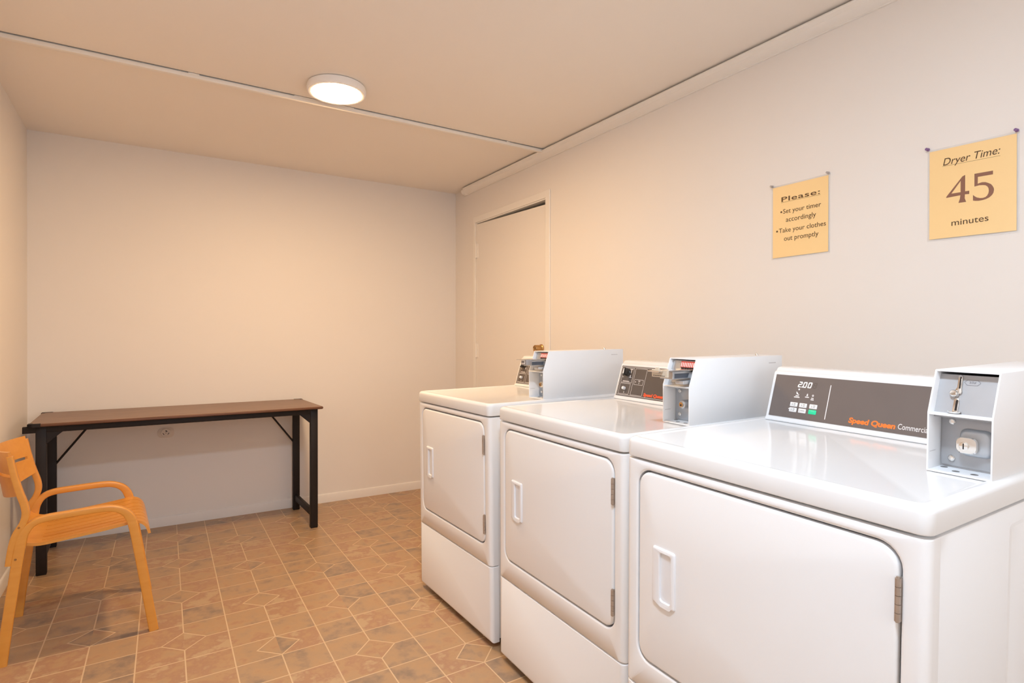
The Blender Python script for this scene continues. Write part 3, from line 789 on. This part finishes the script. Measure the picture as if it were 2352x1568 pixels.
        def sl(a, b, d): q = n0 + uu * b + nn * (d - back); return (a, q.y, q.z)
        SL = (n1 - n0).length
        bm = bmesh.new(); add_prism(bm, [(k0 + 0.012, 0.012), (k1 - th, 0.012), (k1 - th, SL - 0.004), (k0 + 0.012, SL - 0.004)], -0.002, 0.0, lambda a, b, d: sl(a, b, d))
        add_prism(bm, [(k0 + th, -0.004), (k1 - th, -0.004), (k1 - th, SL - 0.004), (k0 + th, SL - 0.004)], -0.006, -0.003, lambda a, b, d: sl(a, b, d)); P('coin_plate', bm, STEEL, cb)
        # red guide with eight coin slots
        bm = bmesh.new(); add_prism(bm, [(0.608, 0.060), (0.665, 0.060), (0.665, 0.0795), (0.608, 0.0795)], 0, 0.003, sl, 0.0008, 0, 1); P('coin_guide', bm, RED, cb)
        for k in range(8):
            bm = bmesh.new(); a = 0.6125 + k * 0.0066
            add_prism(bm, [(a - 0.0014, 0.0625), (a, 0.0610), (a + 0.0014, 0.0625), (a + 0.0014, 0.0745), (a, 0.0760), (a - 0.0014, 0.0745)], 0.0028, 0.0036, sl); P('coin_opening', bm, PRINT_W, cb)
            bm = bmesh.new()
            add_prism(bm, [(a + 0.0002, 0.0485), (a + 0.0032, 0.0485), (a + 0.0048, 0.0545), (a + 0.0038, 0.0600), (a + 0.0008, 0.0600), (a + 0.0020, 0.0545)], 0.0, 0.004, sl); P('slot_tooth', bm, BLACKPL, cb)
        # slide housing and tongue
        bm = bmesh.new()
        hp = [(0.212, 1.0845), (0.212, 1.1075), (0.300, 1.1075), (0.292, 1.0845)]
        add_prism(bm, hp, 0.603, 0.655, su, 0.001, 0, 1)
        add_box(bm, 0.632, 0.664, 0.245, 0.296, 1.0685, 1.0800, 0.003, 2)
        P('slide_housing', bm, STEEL, cb)
        bm = bmesh.new(); add_prism(bm, [(0.219, 1.0875), (0.219, 1.1010), (0.279, 1.1010), (0.273, 1.0875)], 0.6545, 0.6556, su); P('housing_recess', bm, SLATE, cb)
        bm = bmesh.new(); add_box(bm, 0.616, 0.662, 0.150 if kind == 'dial' else 0.168, 0.300, 1.1085, 1.1120, 0.0008, 1); P('coin_slide', bm, CHROME, cb)
        bm = bmesh.new()
        if kind == 'dial':      # broad beige grip with a thumb scallop and a row of small slots
            pts = [(0.616, 1.093), (0.677, 1.093), (0.677, 1.1145), (0.658, 1.1145)] + [(0.646 + 0.012 * math.cos(t_), 1.1145 - 0.009 * math.sin(t_)) for t_ in (0.5, 1.0, 1.57, 2.1, 2.6)] + [(0.634, 1.1145), (0.616, 1.1145)]
            add_prism(bm, pts, 0.166, 0.174, front, 0.001, 0, 1)
            add_lathe(bm, [(0.008, 0.164), (0.008, 0.170), (0, 0.170)], 20, Matrix.Translation((0.638, 0, 1.1125)) @ Matrix.Rotation(-PI / 2, 4, 'X'))
            sh = P('slide_handle', bm, BEIGE, cb); sh['label'] = 'beige coin slide grip'
            bm = bmesh.new()
            for k in range(7): add_box(bm, 0.6225 + k * 0.0068, 0.6265 + k * 0.0068, 0.1652, 0.1662, 1.0965, 1.0982)
            P('grip_marks', bm, PRINT_K, cb)
        else:
            add_box(bm, 0.622, 0.662, 0.186, 0.215, 1.0885, 1.1125, 0.003, 2)
            sh = P('slide_handle', bm, plain('grey_grip', (0.36, 0.34, 0.34), 0.4, metal=0.4, noise=0.05), cb); sh['label'] = 'grey coin slide grip'
            bm = bmesh.new(); add_prism(bm, rrect(0.628, 0.654, 1.093, 1.1095, 0.003, 3), 0.1852, 0.1862, front); P('price_tag', bm, PRINT_W, cb)
            bm = bmesh.new(); add_prism(bm, rrect(0.632, 0.640, 1.097, 1.1055, 0.002, 3), 0.1847, 0.1853, front); add_prism(bm, rrect(0.642, 0.650, 1.097, 1.1055, 0.002, 3), 0.1847, 0.1853, front)
            P('tag_marks', bm, PRINT_G, cb)
    # small bolt on top of the coin box
    bm = bmesh.new(); add_lathe(bm, [(0.005, 0), (0.005, 0.004), (0.003, 0.007), (0, 0.0075)], 14, Matrix.Translation((0.628, 0.63, zt_ + 0.0005)))
    P('bolt', bm, CHROME, cb)
    return root

def frame(o, u, v, z):
    return Matrix(((u[0], v[0], z[0], o[0]), (u[1], v[1], z[1], o[1]), (u[2], v[2], z[2], o[2]), (0, 0, 0, 1)))
def dframe(x, y, a, rr, tt):
    U = Vector((math.sin(a), -math.cos(a), -rr)).normalized()
    V = Vector((math.cos(a), math.sin(a), tt)); V = (V - U * V.dot(U)).normalized()
    Z = U.cross(V)
    return frame((x, y, 0.0), U, V, Z)
dryer('white coin-operated dryer at the far end of the row, dark knob panel, grey slide grip', dframe(1.1205, 2.6014, -0.0016, 0.0016, 0.0131), 'slide')
dryer('white coin-operated dryer in the middle of the row with beige coin slide grip', dframe(1.1138, 1.8518, -0.0230, 0.0172, 0.0132), 'dial')
dryer('white coin-operated dryer nearest the viewer, with lit 2.00 display and push buttons', dframe(1.0573, 1.1193, -0.0100, 0.0257, 0.0181), 'card')

# ---------------------------------------------------------------- paper notices on the right wall
def wallp(a, b, d): return (XR - d, a, b)      # a = world Y, b = world Z, d = distance from the wall

def notice(name, label, y0, y1, z0, z1, skew):
    """y0 > y1: left and right edge as read; skew = rise of the left edge"""
    t = thing(name, label, 'paper sign', (XR, (y0 + y1) / 2, z0))
    inv = Matrix.Translation((-XR, -(y0 + y1) / 2, -z0))
    N = 10; 
    def sheet(nm, inset, d, mat, belly):
        bm = bmesh.new(); f_, b_ = [], []
        for j in range(N + 1):
            for i in range(N + 1):
                s, r = i / N, j / N
                yy = (y0 - inset) + ((y1 + inset) - (y0 - inset)) * s
                zz = (z0 + inset) + ((z1 - inset) - (z0 + inset)) * r + skew * (1 - s)
                dd = d + belly * (math.sin(PI * s) * 0.5 + 0.5) * (1 - r) ** 1.2
                f_.append(bm.verts.new(inv @ Vector((XR - dd, yy, zz)))); b_.append(bm.verts.new(inv @ Vector((XR - dd + 0.0005, yy, zz))))
        w = N + 1
        for j in range(N):
            for i in range(N):
                q = (j * w + i, j * w + i + 1, (j + 1) * w + i + 1, (j + 1) * w + i)
                bm.faces.new([f_[k] for k in q]); bm.faces.new([b_[k] for k in q[::-1]])
        rim = [i for i in range(w)] + [j * w + N for j in range(1, w)] + [N * w + i for i in range(N - 1, -1, -1)] + [j * w for j in range(N - 1, 0, -1)]
        for k in range(len(rim)):
            i0, i1 = rim[k], rim[(k + 1) % len(rim)]
            bm.faces.new((f_[i0], b_[i0], b_[i1], f_[i1]))
        return obj(nm, bm, mat, t)
    B_ = 0.0030
    sheet('laminate_border', 0.0, 0.0012, FILM, B_); sheet('paper', 0.0065, 0.0022, PAPER, B_)
    def pt(a, b, d):
        s = (a - y0) / (y1 - y0); r = min(1, max(0, (b - z0) / (z1 - z0)))
        dd = 0.0022 + B_ * (math.sin(PI * s) * 0.5 + 0.5) * (1 - r) ** 1.2 + 0.0003 + d
        return tuple(inv @ Vector((XR - dd, a, b)))
    return t, pt

t, pt = notice('wall_notice', 'smaller golden laminated notice headed Please: with two bullet points', 1.4430, 1.2015, 1.5195, 1.8205, 0.0)
def sign_text(body, ya, yb, z0, z1, **kw): return text_obj('lettering', body, kw.pop('mat', INK), t, ya, yb, z0, z1, pt, thick=0.0002, **kw)
sign_text('Please:', 1.3985, 1.2400, 1.7500, 1.7690, bold=0.010, spacing=1.08)
bm = bmesh.new(); flat_poly(bm, [(1.400, 1.7470), (1.238, 1.7466), (1.238, 1.7474), (1.400, 1.7478)], pt, 0.0002); obj('underline', bm, INK, t)
sign_text('Set your timer', 1.3910, 1.2358, 1.6955, 1.7195, bold=0.002)
sign_text('accordingly', 1.3786, 1.2550, 1.6600, 1.6850, bold=0.002)
sign_text('Take your clothes', 1.4090, 1.2168, 1.6195, 1.6435, bold=0.002)
sign_text('out promptly', 1.3862, 1.2450, 1.5850, 1.6095, bold=0.002)
for a, b in ((1.3989, 1.7095), (1.4171, 1.6336)):
    bm = bmesh.new(); flat_poly(bm, [(a + 0.0040 * math.cos(k * PI / 8), b + 0.0040 * math.sin(k * PI / 8)) for k in range(16)], pt, 0.0002); obj('bullet', bm, INK, t)

t, pt = notice('wall_notice', 'golden laminated notice reading Dryer Time: 45 minutes, nearest the right edge of the view', 0.8810, 0.6425, 1.5085, 1.8085, 0.0055)
sign_text('Dryer Time:', 0.8360, 0.6880, 1.7460, 1.7760, bold=0.0, shear=0.22)
bm = bmesh.new(); flat_poly(bm, [(0.8384, 1.7512), (0.6879, 1.7465), (0.6879, 1.7472), (0.8384, 1.7519)], pt, 0.0002); obj('underline', bm, INK, t)
sign_text('minutes', 0.8121, 0.7160, 1.5552, 1.5735, bold=0.002)
def poly_hole(bm, outer, holes, to3, thick):
    t_ = bmesh.new(); es = []
    for lp in [outer] + holes:
        vs = [t_.verts.new((a, b, 0)) for a, b in lp]
        es += [t_.edges.new((vs[i], vs[(i + 1) % len(vs)])) for i in range(len(vs))]
    bmesh.ops.triangle_fill(t_, use_beauty=True, use_dissolve=False, edges=es)
    for v in t_.verts: v.co = Vector(to3(v.co.x, v.co.y, thick))
    merge(bm, t_)
bm = bmesh.new()
four = [[0.827, 1.6479], [0.8266, 1.6514], [0.7835, 1.7067], [0.7762, 1.7098], [0.7762, 1.6581], [0.7654, 1.6577], [0.7654, 1.6477], [0.7766, 1.6488], [0.777, 1.6362], [0.7732, 1.6246], [0.7937, 1.6252], [0.7898, 1.6374], [0.7886, 1.6486]]
poly_hole(bm, four, [[[0.8129, 1.6587], [0.788, 1.658], [0.788, 1.6941]]], pt, 0.0002)
o45 = obj('numeral', bm, INK_GLARE, t)
bm = bmesh.new()
five = [[0.7521, 1.7072], [0.7056, 1.7058], [0.7056, 1.6946], [0.7433, 1.6957], [0.7437, 1.6745], [0.738, 1.676], [0.7324, 1.6767], [0.724, 1.675], [0.7173, 1.6711], [0.710, 1.6655], [0.7056, 1.658], [0.7033, 1.652], [0.7028, 1.6469], [0.7042, 1.6385], [0.7077, 1.6323], [0.714, 1.6265], [0.7215, 1.6233], [0.731, 1.6215], [0.741, 1.6215], [0.749, 1.6228], [0.7555, 1.625], [0.7556, 1.6424], [0.751, 1.637], [0.7454, 1.6323], [0.738, 1.629], [0.7301, 1.6278], [0.7235, 1.6295], [0.7194, 1.6334], [0.7165, 1.640], [0.7155, 1.6471], [0.7165, 1.655], [0.7194, 1.6611], [0.724, 1.6655], [0.7302, 1.6675], [0.740, 1.6690], [0.752, 1.6676]]
poly_hole(bm, five, [], pt, 0.0002); obj('numeral', bm, INK_GLARE, t)

def push_pin(y, z, mat, label, tilt=0.0):
    bm = bmesh.new()
    xf = Matrix.Translation((XR, y, z)) @ Matrix.Rotation(-PI / 2, 4, 'Y') @ Matrix.Rotation(tilt, 4, 'X')
    add_lathe(bm, [(0.0007, -0.004), (0.0007, 0.004), (0.0052, 0.0042), (0.0050, 0.0060), (0.0028, 0.0075), (0.0027, 0.0130), (0.0044, 0.0155), (0.0044, 0.0172), (0.0, 0.0176)], 18, xf)
    tag(obj('push_pin', bm, mat), label, 'push pin', 'push pins holding up the notices')
push_pin(0.8778, 1.8165, PINP, 'purple push pin at the upper left corner of the Dryer Time notice')
push_pin(0.6480, 1.8100, PINP, 'purple push pin at the upper right corner of the Dryer Time notice')
push_pin(1.4370, 1.8205, PING, 'pale grey push pin at the upper left corner of the Please notice')
push_pin(1.2060, 1.8210, PING, 'pale grey push pin at the upper right corner of the Please notice')

# ---------------------------------------------------------------- desk against the back wall
desk = thing('folding_desk', 'long narrow desk with brown wood top and black metal legs against the back wall', 'desk', (-0.475, 3.735, 0.0), 0.020)
D = lambda n, bm, m, par=desk: obj(n, bm, m, par)
TX0, TX1, TY0, TY1, TZ0, TZ1 = -0.026, 1.420, -0.030, 0.545, 0.756, 0.772
bm = bmesh.new()
t2 = bmesh.new()
add_loft(bm, [(rrect(TX0 + 0.004, TX1 - 0.004, TY0 + 0.004, TY1 - 0.004, 0.004, 2), TZ0), (rrect(TX0, TX1, TY0, TY1, 0.004, 2), TZ0 + 0.004), (rrect(TX0, TX1, TY0, TY1, 0.004, 2), TZ1 - 0.004), (rrect(TX0 + 0.003, TX1 - 0.003, TY0 + 0.003, TY1 - 0.003, 0.004, 2), TZ1)], lambda a, b, d: (a, b, d))
for f in bm.faces:
    if abs(sum(v.co.z for v in f.verts) / len(f.verts) - TZ1) > 0.0008: f.material_index = 1
obj('table_top', bm, None, desk, mats=[DESKW, DESKE])
for cx, sx in ((TX0, 1), (TX1, -1)):
    for cy, sy in ((TY0, 1), (TY1, -1)):
        bm = bmesh.new()
        xa, xb = sorted((cx - 0.002 * sx, cx + 0.050 * sx)); ya, yb = sorted((cy - 0.002 * sy, cy + 0.016 * sy))
        add_box(bm, xa, xb, ya, yb, TZ0 - 0.001, TZ1 + 0.0015, 0.0012, 1)
        xa, xb = sorted((cx - 0.002 * sx, cx + 0.016 * sx)); ya, yb = sorted((cy - 0.002 * sy, cy + 0.040 * sy))
        add_box(bm, xa, xb, ya, yb, TZ0 - 0.001, TZ1 + 0.0013, 0.0012, 1)
        if not (sx == -1 and sy == 1): D('corner_guard', bm, BLACKM)
        else: bm.free()
LS = 0.044
LX = (0.0, 1.396 - LS); LY = (0.008, 0.523 - LS)
for lx in LX:
    for ly in LY:
        bm = bmesh.new(); add_box(bm, lx, lx + LS, ly, ly + LS * 0.8, 0.003, TZ0, 0.003, 2)
        add_box(bm, lx + 0.002, lx + LS - 0.002, ly + 0.002, ly + LS * 0.8 - 0.002, 0.0, 0.006)
        lg = D('leg', bm, BLACKM)
for ly, xa in ((LY[0] + 0.002, -0.052), (LY[1] + 0.002, 0.0)):
    bm = bmesh.new(); add_box(bm, xa, LX[1] + 0.03, ly, ly + 0.022, TZ0 - 0.034, TZ0 - 0.0005, 0.0025, 2); D('rail', bm, BLACKM)
for lx in LX:
    bm = bmesh.new(); add_box(bm, lx + 0.010, lx + 0.034, LY[0] + 0.02, LY[1] + 0.01, TZ0 - 0.036, TZ0 - 0.001, 0.0025, 2); D('side_rail', bm, BLACKM)
    bm = bmesh.new(); add_box(bm, lx + 0.010, lx + 0.034, LY[0] + 0.02, LY[1] + 0.01, 0.066, 0.106, 0.0025, 2); D('stretcher', bm, BLACKM)
# gusset plates at the front corners
for gx, s in ((LX[0] + LS - 0.002, 1), (LX[1] + 0.002, -1)):
    for gy in (LY[0] + 0.004,):
        bm = bmesh.new(); z = TZ0 - 0.032
        add_prism(bm, [(gx, z), (gx + s * 0.070, z), (gx + s * 0.058, z - 0.010), (gx, z - 0.062)], gy, gy + 0.014, front, 0.001, 0, 1); D('gusset', bm, BLACKM)
for gx, s in ((LX[0] + LS - 0.004, 1), (LX[1] + 0.004, -1)):
    bm = bmesh.new(); y_ = LY[1] + 0.012
    add_tube(bm, (gx, y_, 0.478), (gx + s * 0.185, y_, TZ0 - 0.030), 0.0062, 10)
    D('brace', bm, BLACKM)

# ---------------------------------------------------------------- bentwood armchair
chair = thing('armchair', 'honey-coloured bentwood armchair with slatted seat beside the desk', 'chair', (0.0, 2.785, 0.0), 0.045)
Cc = lambda n, bm, m=CHAIRW, par=chair: obj(n, bm, m, par, ang=42)
YF = 0.500                       # outer distance between the two frames
arm = [(-0.450, 0.0), (-0.433, 0.15), (-0.414, 0.30), (-0.398, 0.42), (-0.388, 0.468), (-0.366, 0.502), (-0.330, 0.5185), (-0.260, 0.5235), (-0.160, 0.5265), (-0.112, 0.5215), (-0.076, 0.503), (-0.055, 0.472), (-0.043, 0.425), (-0.025, 0.315), (0.000, 0.155), (0.024, 0.0)]
post = [(-0.426, 0.762), (-0.413, 0.690), (-0.399, 0.630), (-0.384, 0.577), (-0.381, 0.540), (-0.391, 0.506), (-0.409, 0.474), (-0.421, 0.430), (-0.4300, 0.364)]
for ya, yb in ((0.0, 0.030), (YF - 0.030, YF)):
    bm = bmesh.new(); pth = smooth_path(arm, 6)
    def wd(t): return 0.0245 if 0.34 < t < 0.62 else (0.0245 + (0.034 - 0.0245) * min(1, (0.34 - t) / 0.12) if t <= 0.34 else 0.0245 + (0.034 - 0.0245) * min(1, (t - 0.62) / 0.12))
    add_ribbon(bm, pth, wd, ya, yb, 0.005); Cc('arm_frame', bm)
    bm = bmesh.new(); add_ribbon(bm, smooth_path(post, 6), lambda t: 0.020 + 0.004 * math.sin(PI * t), ya + 0.001, yb - 0.001, 0.005); Cc('back_post', bm)
# seat: slatted plywood shell
prof = [(-0.408, 0.452), (-0.392, 0.438), (-0.365, 0.428), (-0.330, 0.425), (-0.250, 0.432), (-0.150, 0.442), (-0.080, 0.451), (-0.045, 0.456), (-0.018, 0.450), (0.000, 0.435), (0.010, 0.415), (0.015, 0.396)]
pth = smooth_path(prof, 5)
def shell(bm, grid, thick_vec, skip):
    """grid[i][j] -> point; thickness along thick_vec(i, j); skip(i, j) leaves a cell open"""
    ni, nj = len(grid), len(grid[0])
    A = [[bm.verts.new(grid[i][j]) for j in range(nj)] for i in range(ni)]
    B = [[bm.verts.new(Vector(grid[i][j]) + thick_vec(i, j)) for j in range(nj)] for i in range(ni)]
    on = lambda i, j: 0 <= i < ni - 1 and 0 <= j < nj - 1 and not skip(i, j)
    for i in range(ni - 1):
        for j in range(nj - 1):
            if not on(i, j): continue
            bm.faces.new((A[i][j], A[i + 1][j], A[i + 1][j + 1], A[i][j + 1])); bm.faces.new((B[i][j], B[i][j + 1], B[i + 1][j + 1], B[i + 1][j]))
            if not on(i - 1, j): bm.faces.new((A[i][j], A[i][j + 1], B[i][j + 1], B[i][j]))
            if not on(i + 1, j): bm.faces.new((A[i + 1][j], B[i + 1][j], B[i + 1][j + 1], A[i + 1][j + 1]))
            if not on(i, j - 1): bm.faces.new((A[i][j], B[i][j], B[i + 1][j], A[i + 1][j]))
            if not on(i, j + 1): bm.faces.new((A[i][j + 1], A[i + 1][j + 1], B[i + 1][j + 1], B[i][j + 1]))
ys = [0.029]
NS = 8; full = YF - 0.058; gap = 0.0065; sw = (full - gap * (NS - 1)) / NS
cols_gap = set()
for k in range(NS):
    ys.append(ys[-1] + sw)
    if k < NS - 1: cols_gap.add(len(ys) - 1); ys.append(ys[-1] + gap)
grid = []
for p in pth:
    grid.append([(p[0], y, p[1] - 0.010 * math.sin(PI * (y - 0.029) / full) * (1 if p[0] < -0.05 else max(0, -p[0] / 0.05))) for y in ys])
def nrm_seat(i, j):
    d = (pth[min(len(pth) - 1, i + 1)] - pth[max(0, i - 1)]).normalized()
    return Vector((d[1], 0, -d[0])) * 0.010
bm = bmesh.new()
shell(bm, grid, nrm_seat, lambda i, j: j in cols_gap and -0.345 < pth[i][0] < 0.002)
Cc('seat', bm)
# backrest: curved plywood with slots, bowed away from the sitter
zs_ = [0.612, 0.618, 0.630, 0.650, 0.664, 0.679, 0.689, 0.697, 0.720, 0.745, 0.765, 0.772, 0.776]
NJ = 28
grid = []
for z in zs_:
    xp = -0.3935 - (z - 0.612) * 0.225
    r_ = []
    for j in range(NJ + 1):
        s = j / NJ; y = 0.028 + (YF - 0.056) * s
        k = 1 - (2 * s - 1) ** 2
        zz = z - 0.030 * k * max(0.0, (0.69 - z) / 0.078) - (0.006 * k if z > 0.74 else 0)
        r_.append((xp - 0.072 * k - 0.004, y, zz))
    grid.append(r_)
bm = bmesh.new()
shell(bm, grid, lambda i, j: Vector((0.009, 0, 0.002)), lambda i, j: i == 5 and (1 <= j < 12 or 16 <= j < 27))
Cc('backrest', bm)
for ya in (0.0145, YF - 0.0145):
    for zz, xx in ((0.500, -0.4035), (0.385, -0.4130)):
        bm = bmesh.new(); sgn = 1 if ya > 0.2 else -1
        add_lathe(bm, [(0.004, 0), (0.004, 0.0012), (0, 0.0016)], 12, Matrix.Translation((xx + 0.004, (YF if sgn > 0 else 0.0), zz)) @ Matrix.Rotation(-sgn * PI / 2, 4, 'X')); Cc('peg', bm, plain('dark_wood_peg', (0.30, 0.13, 0.03), 0.5))
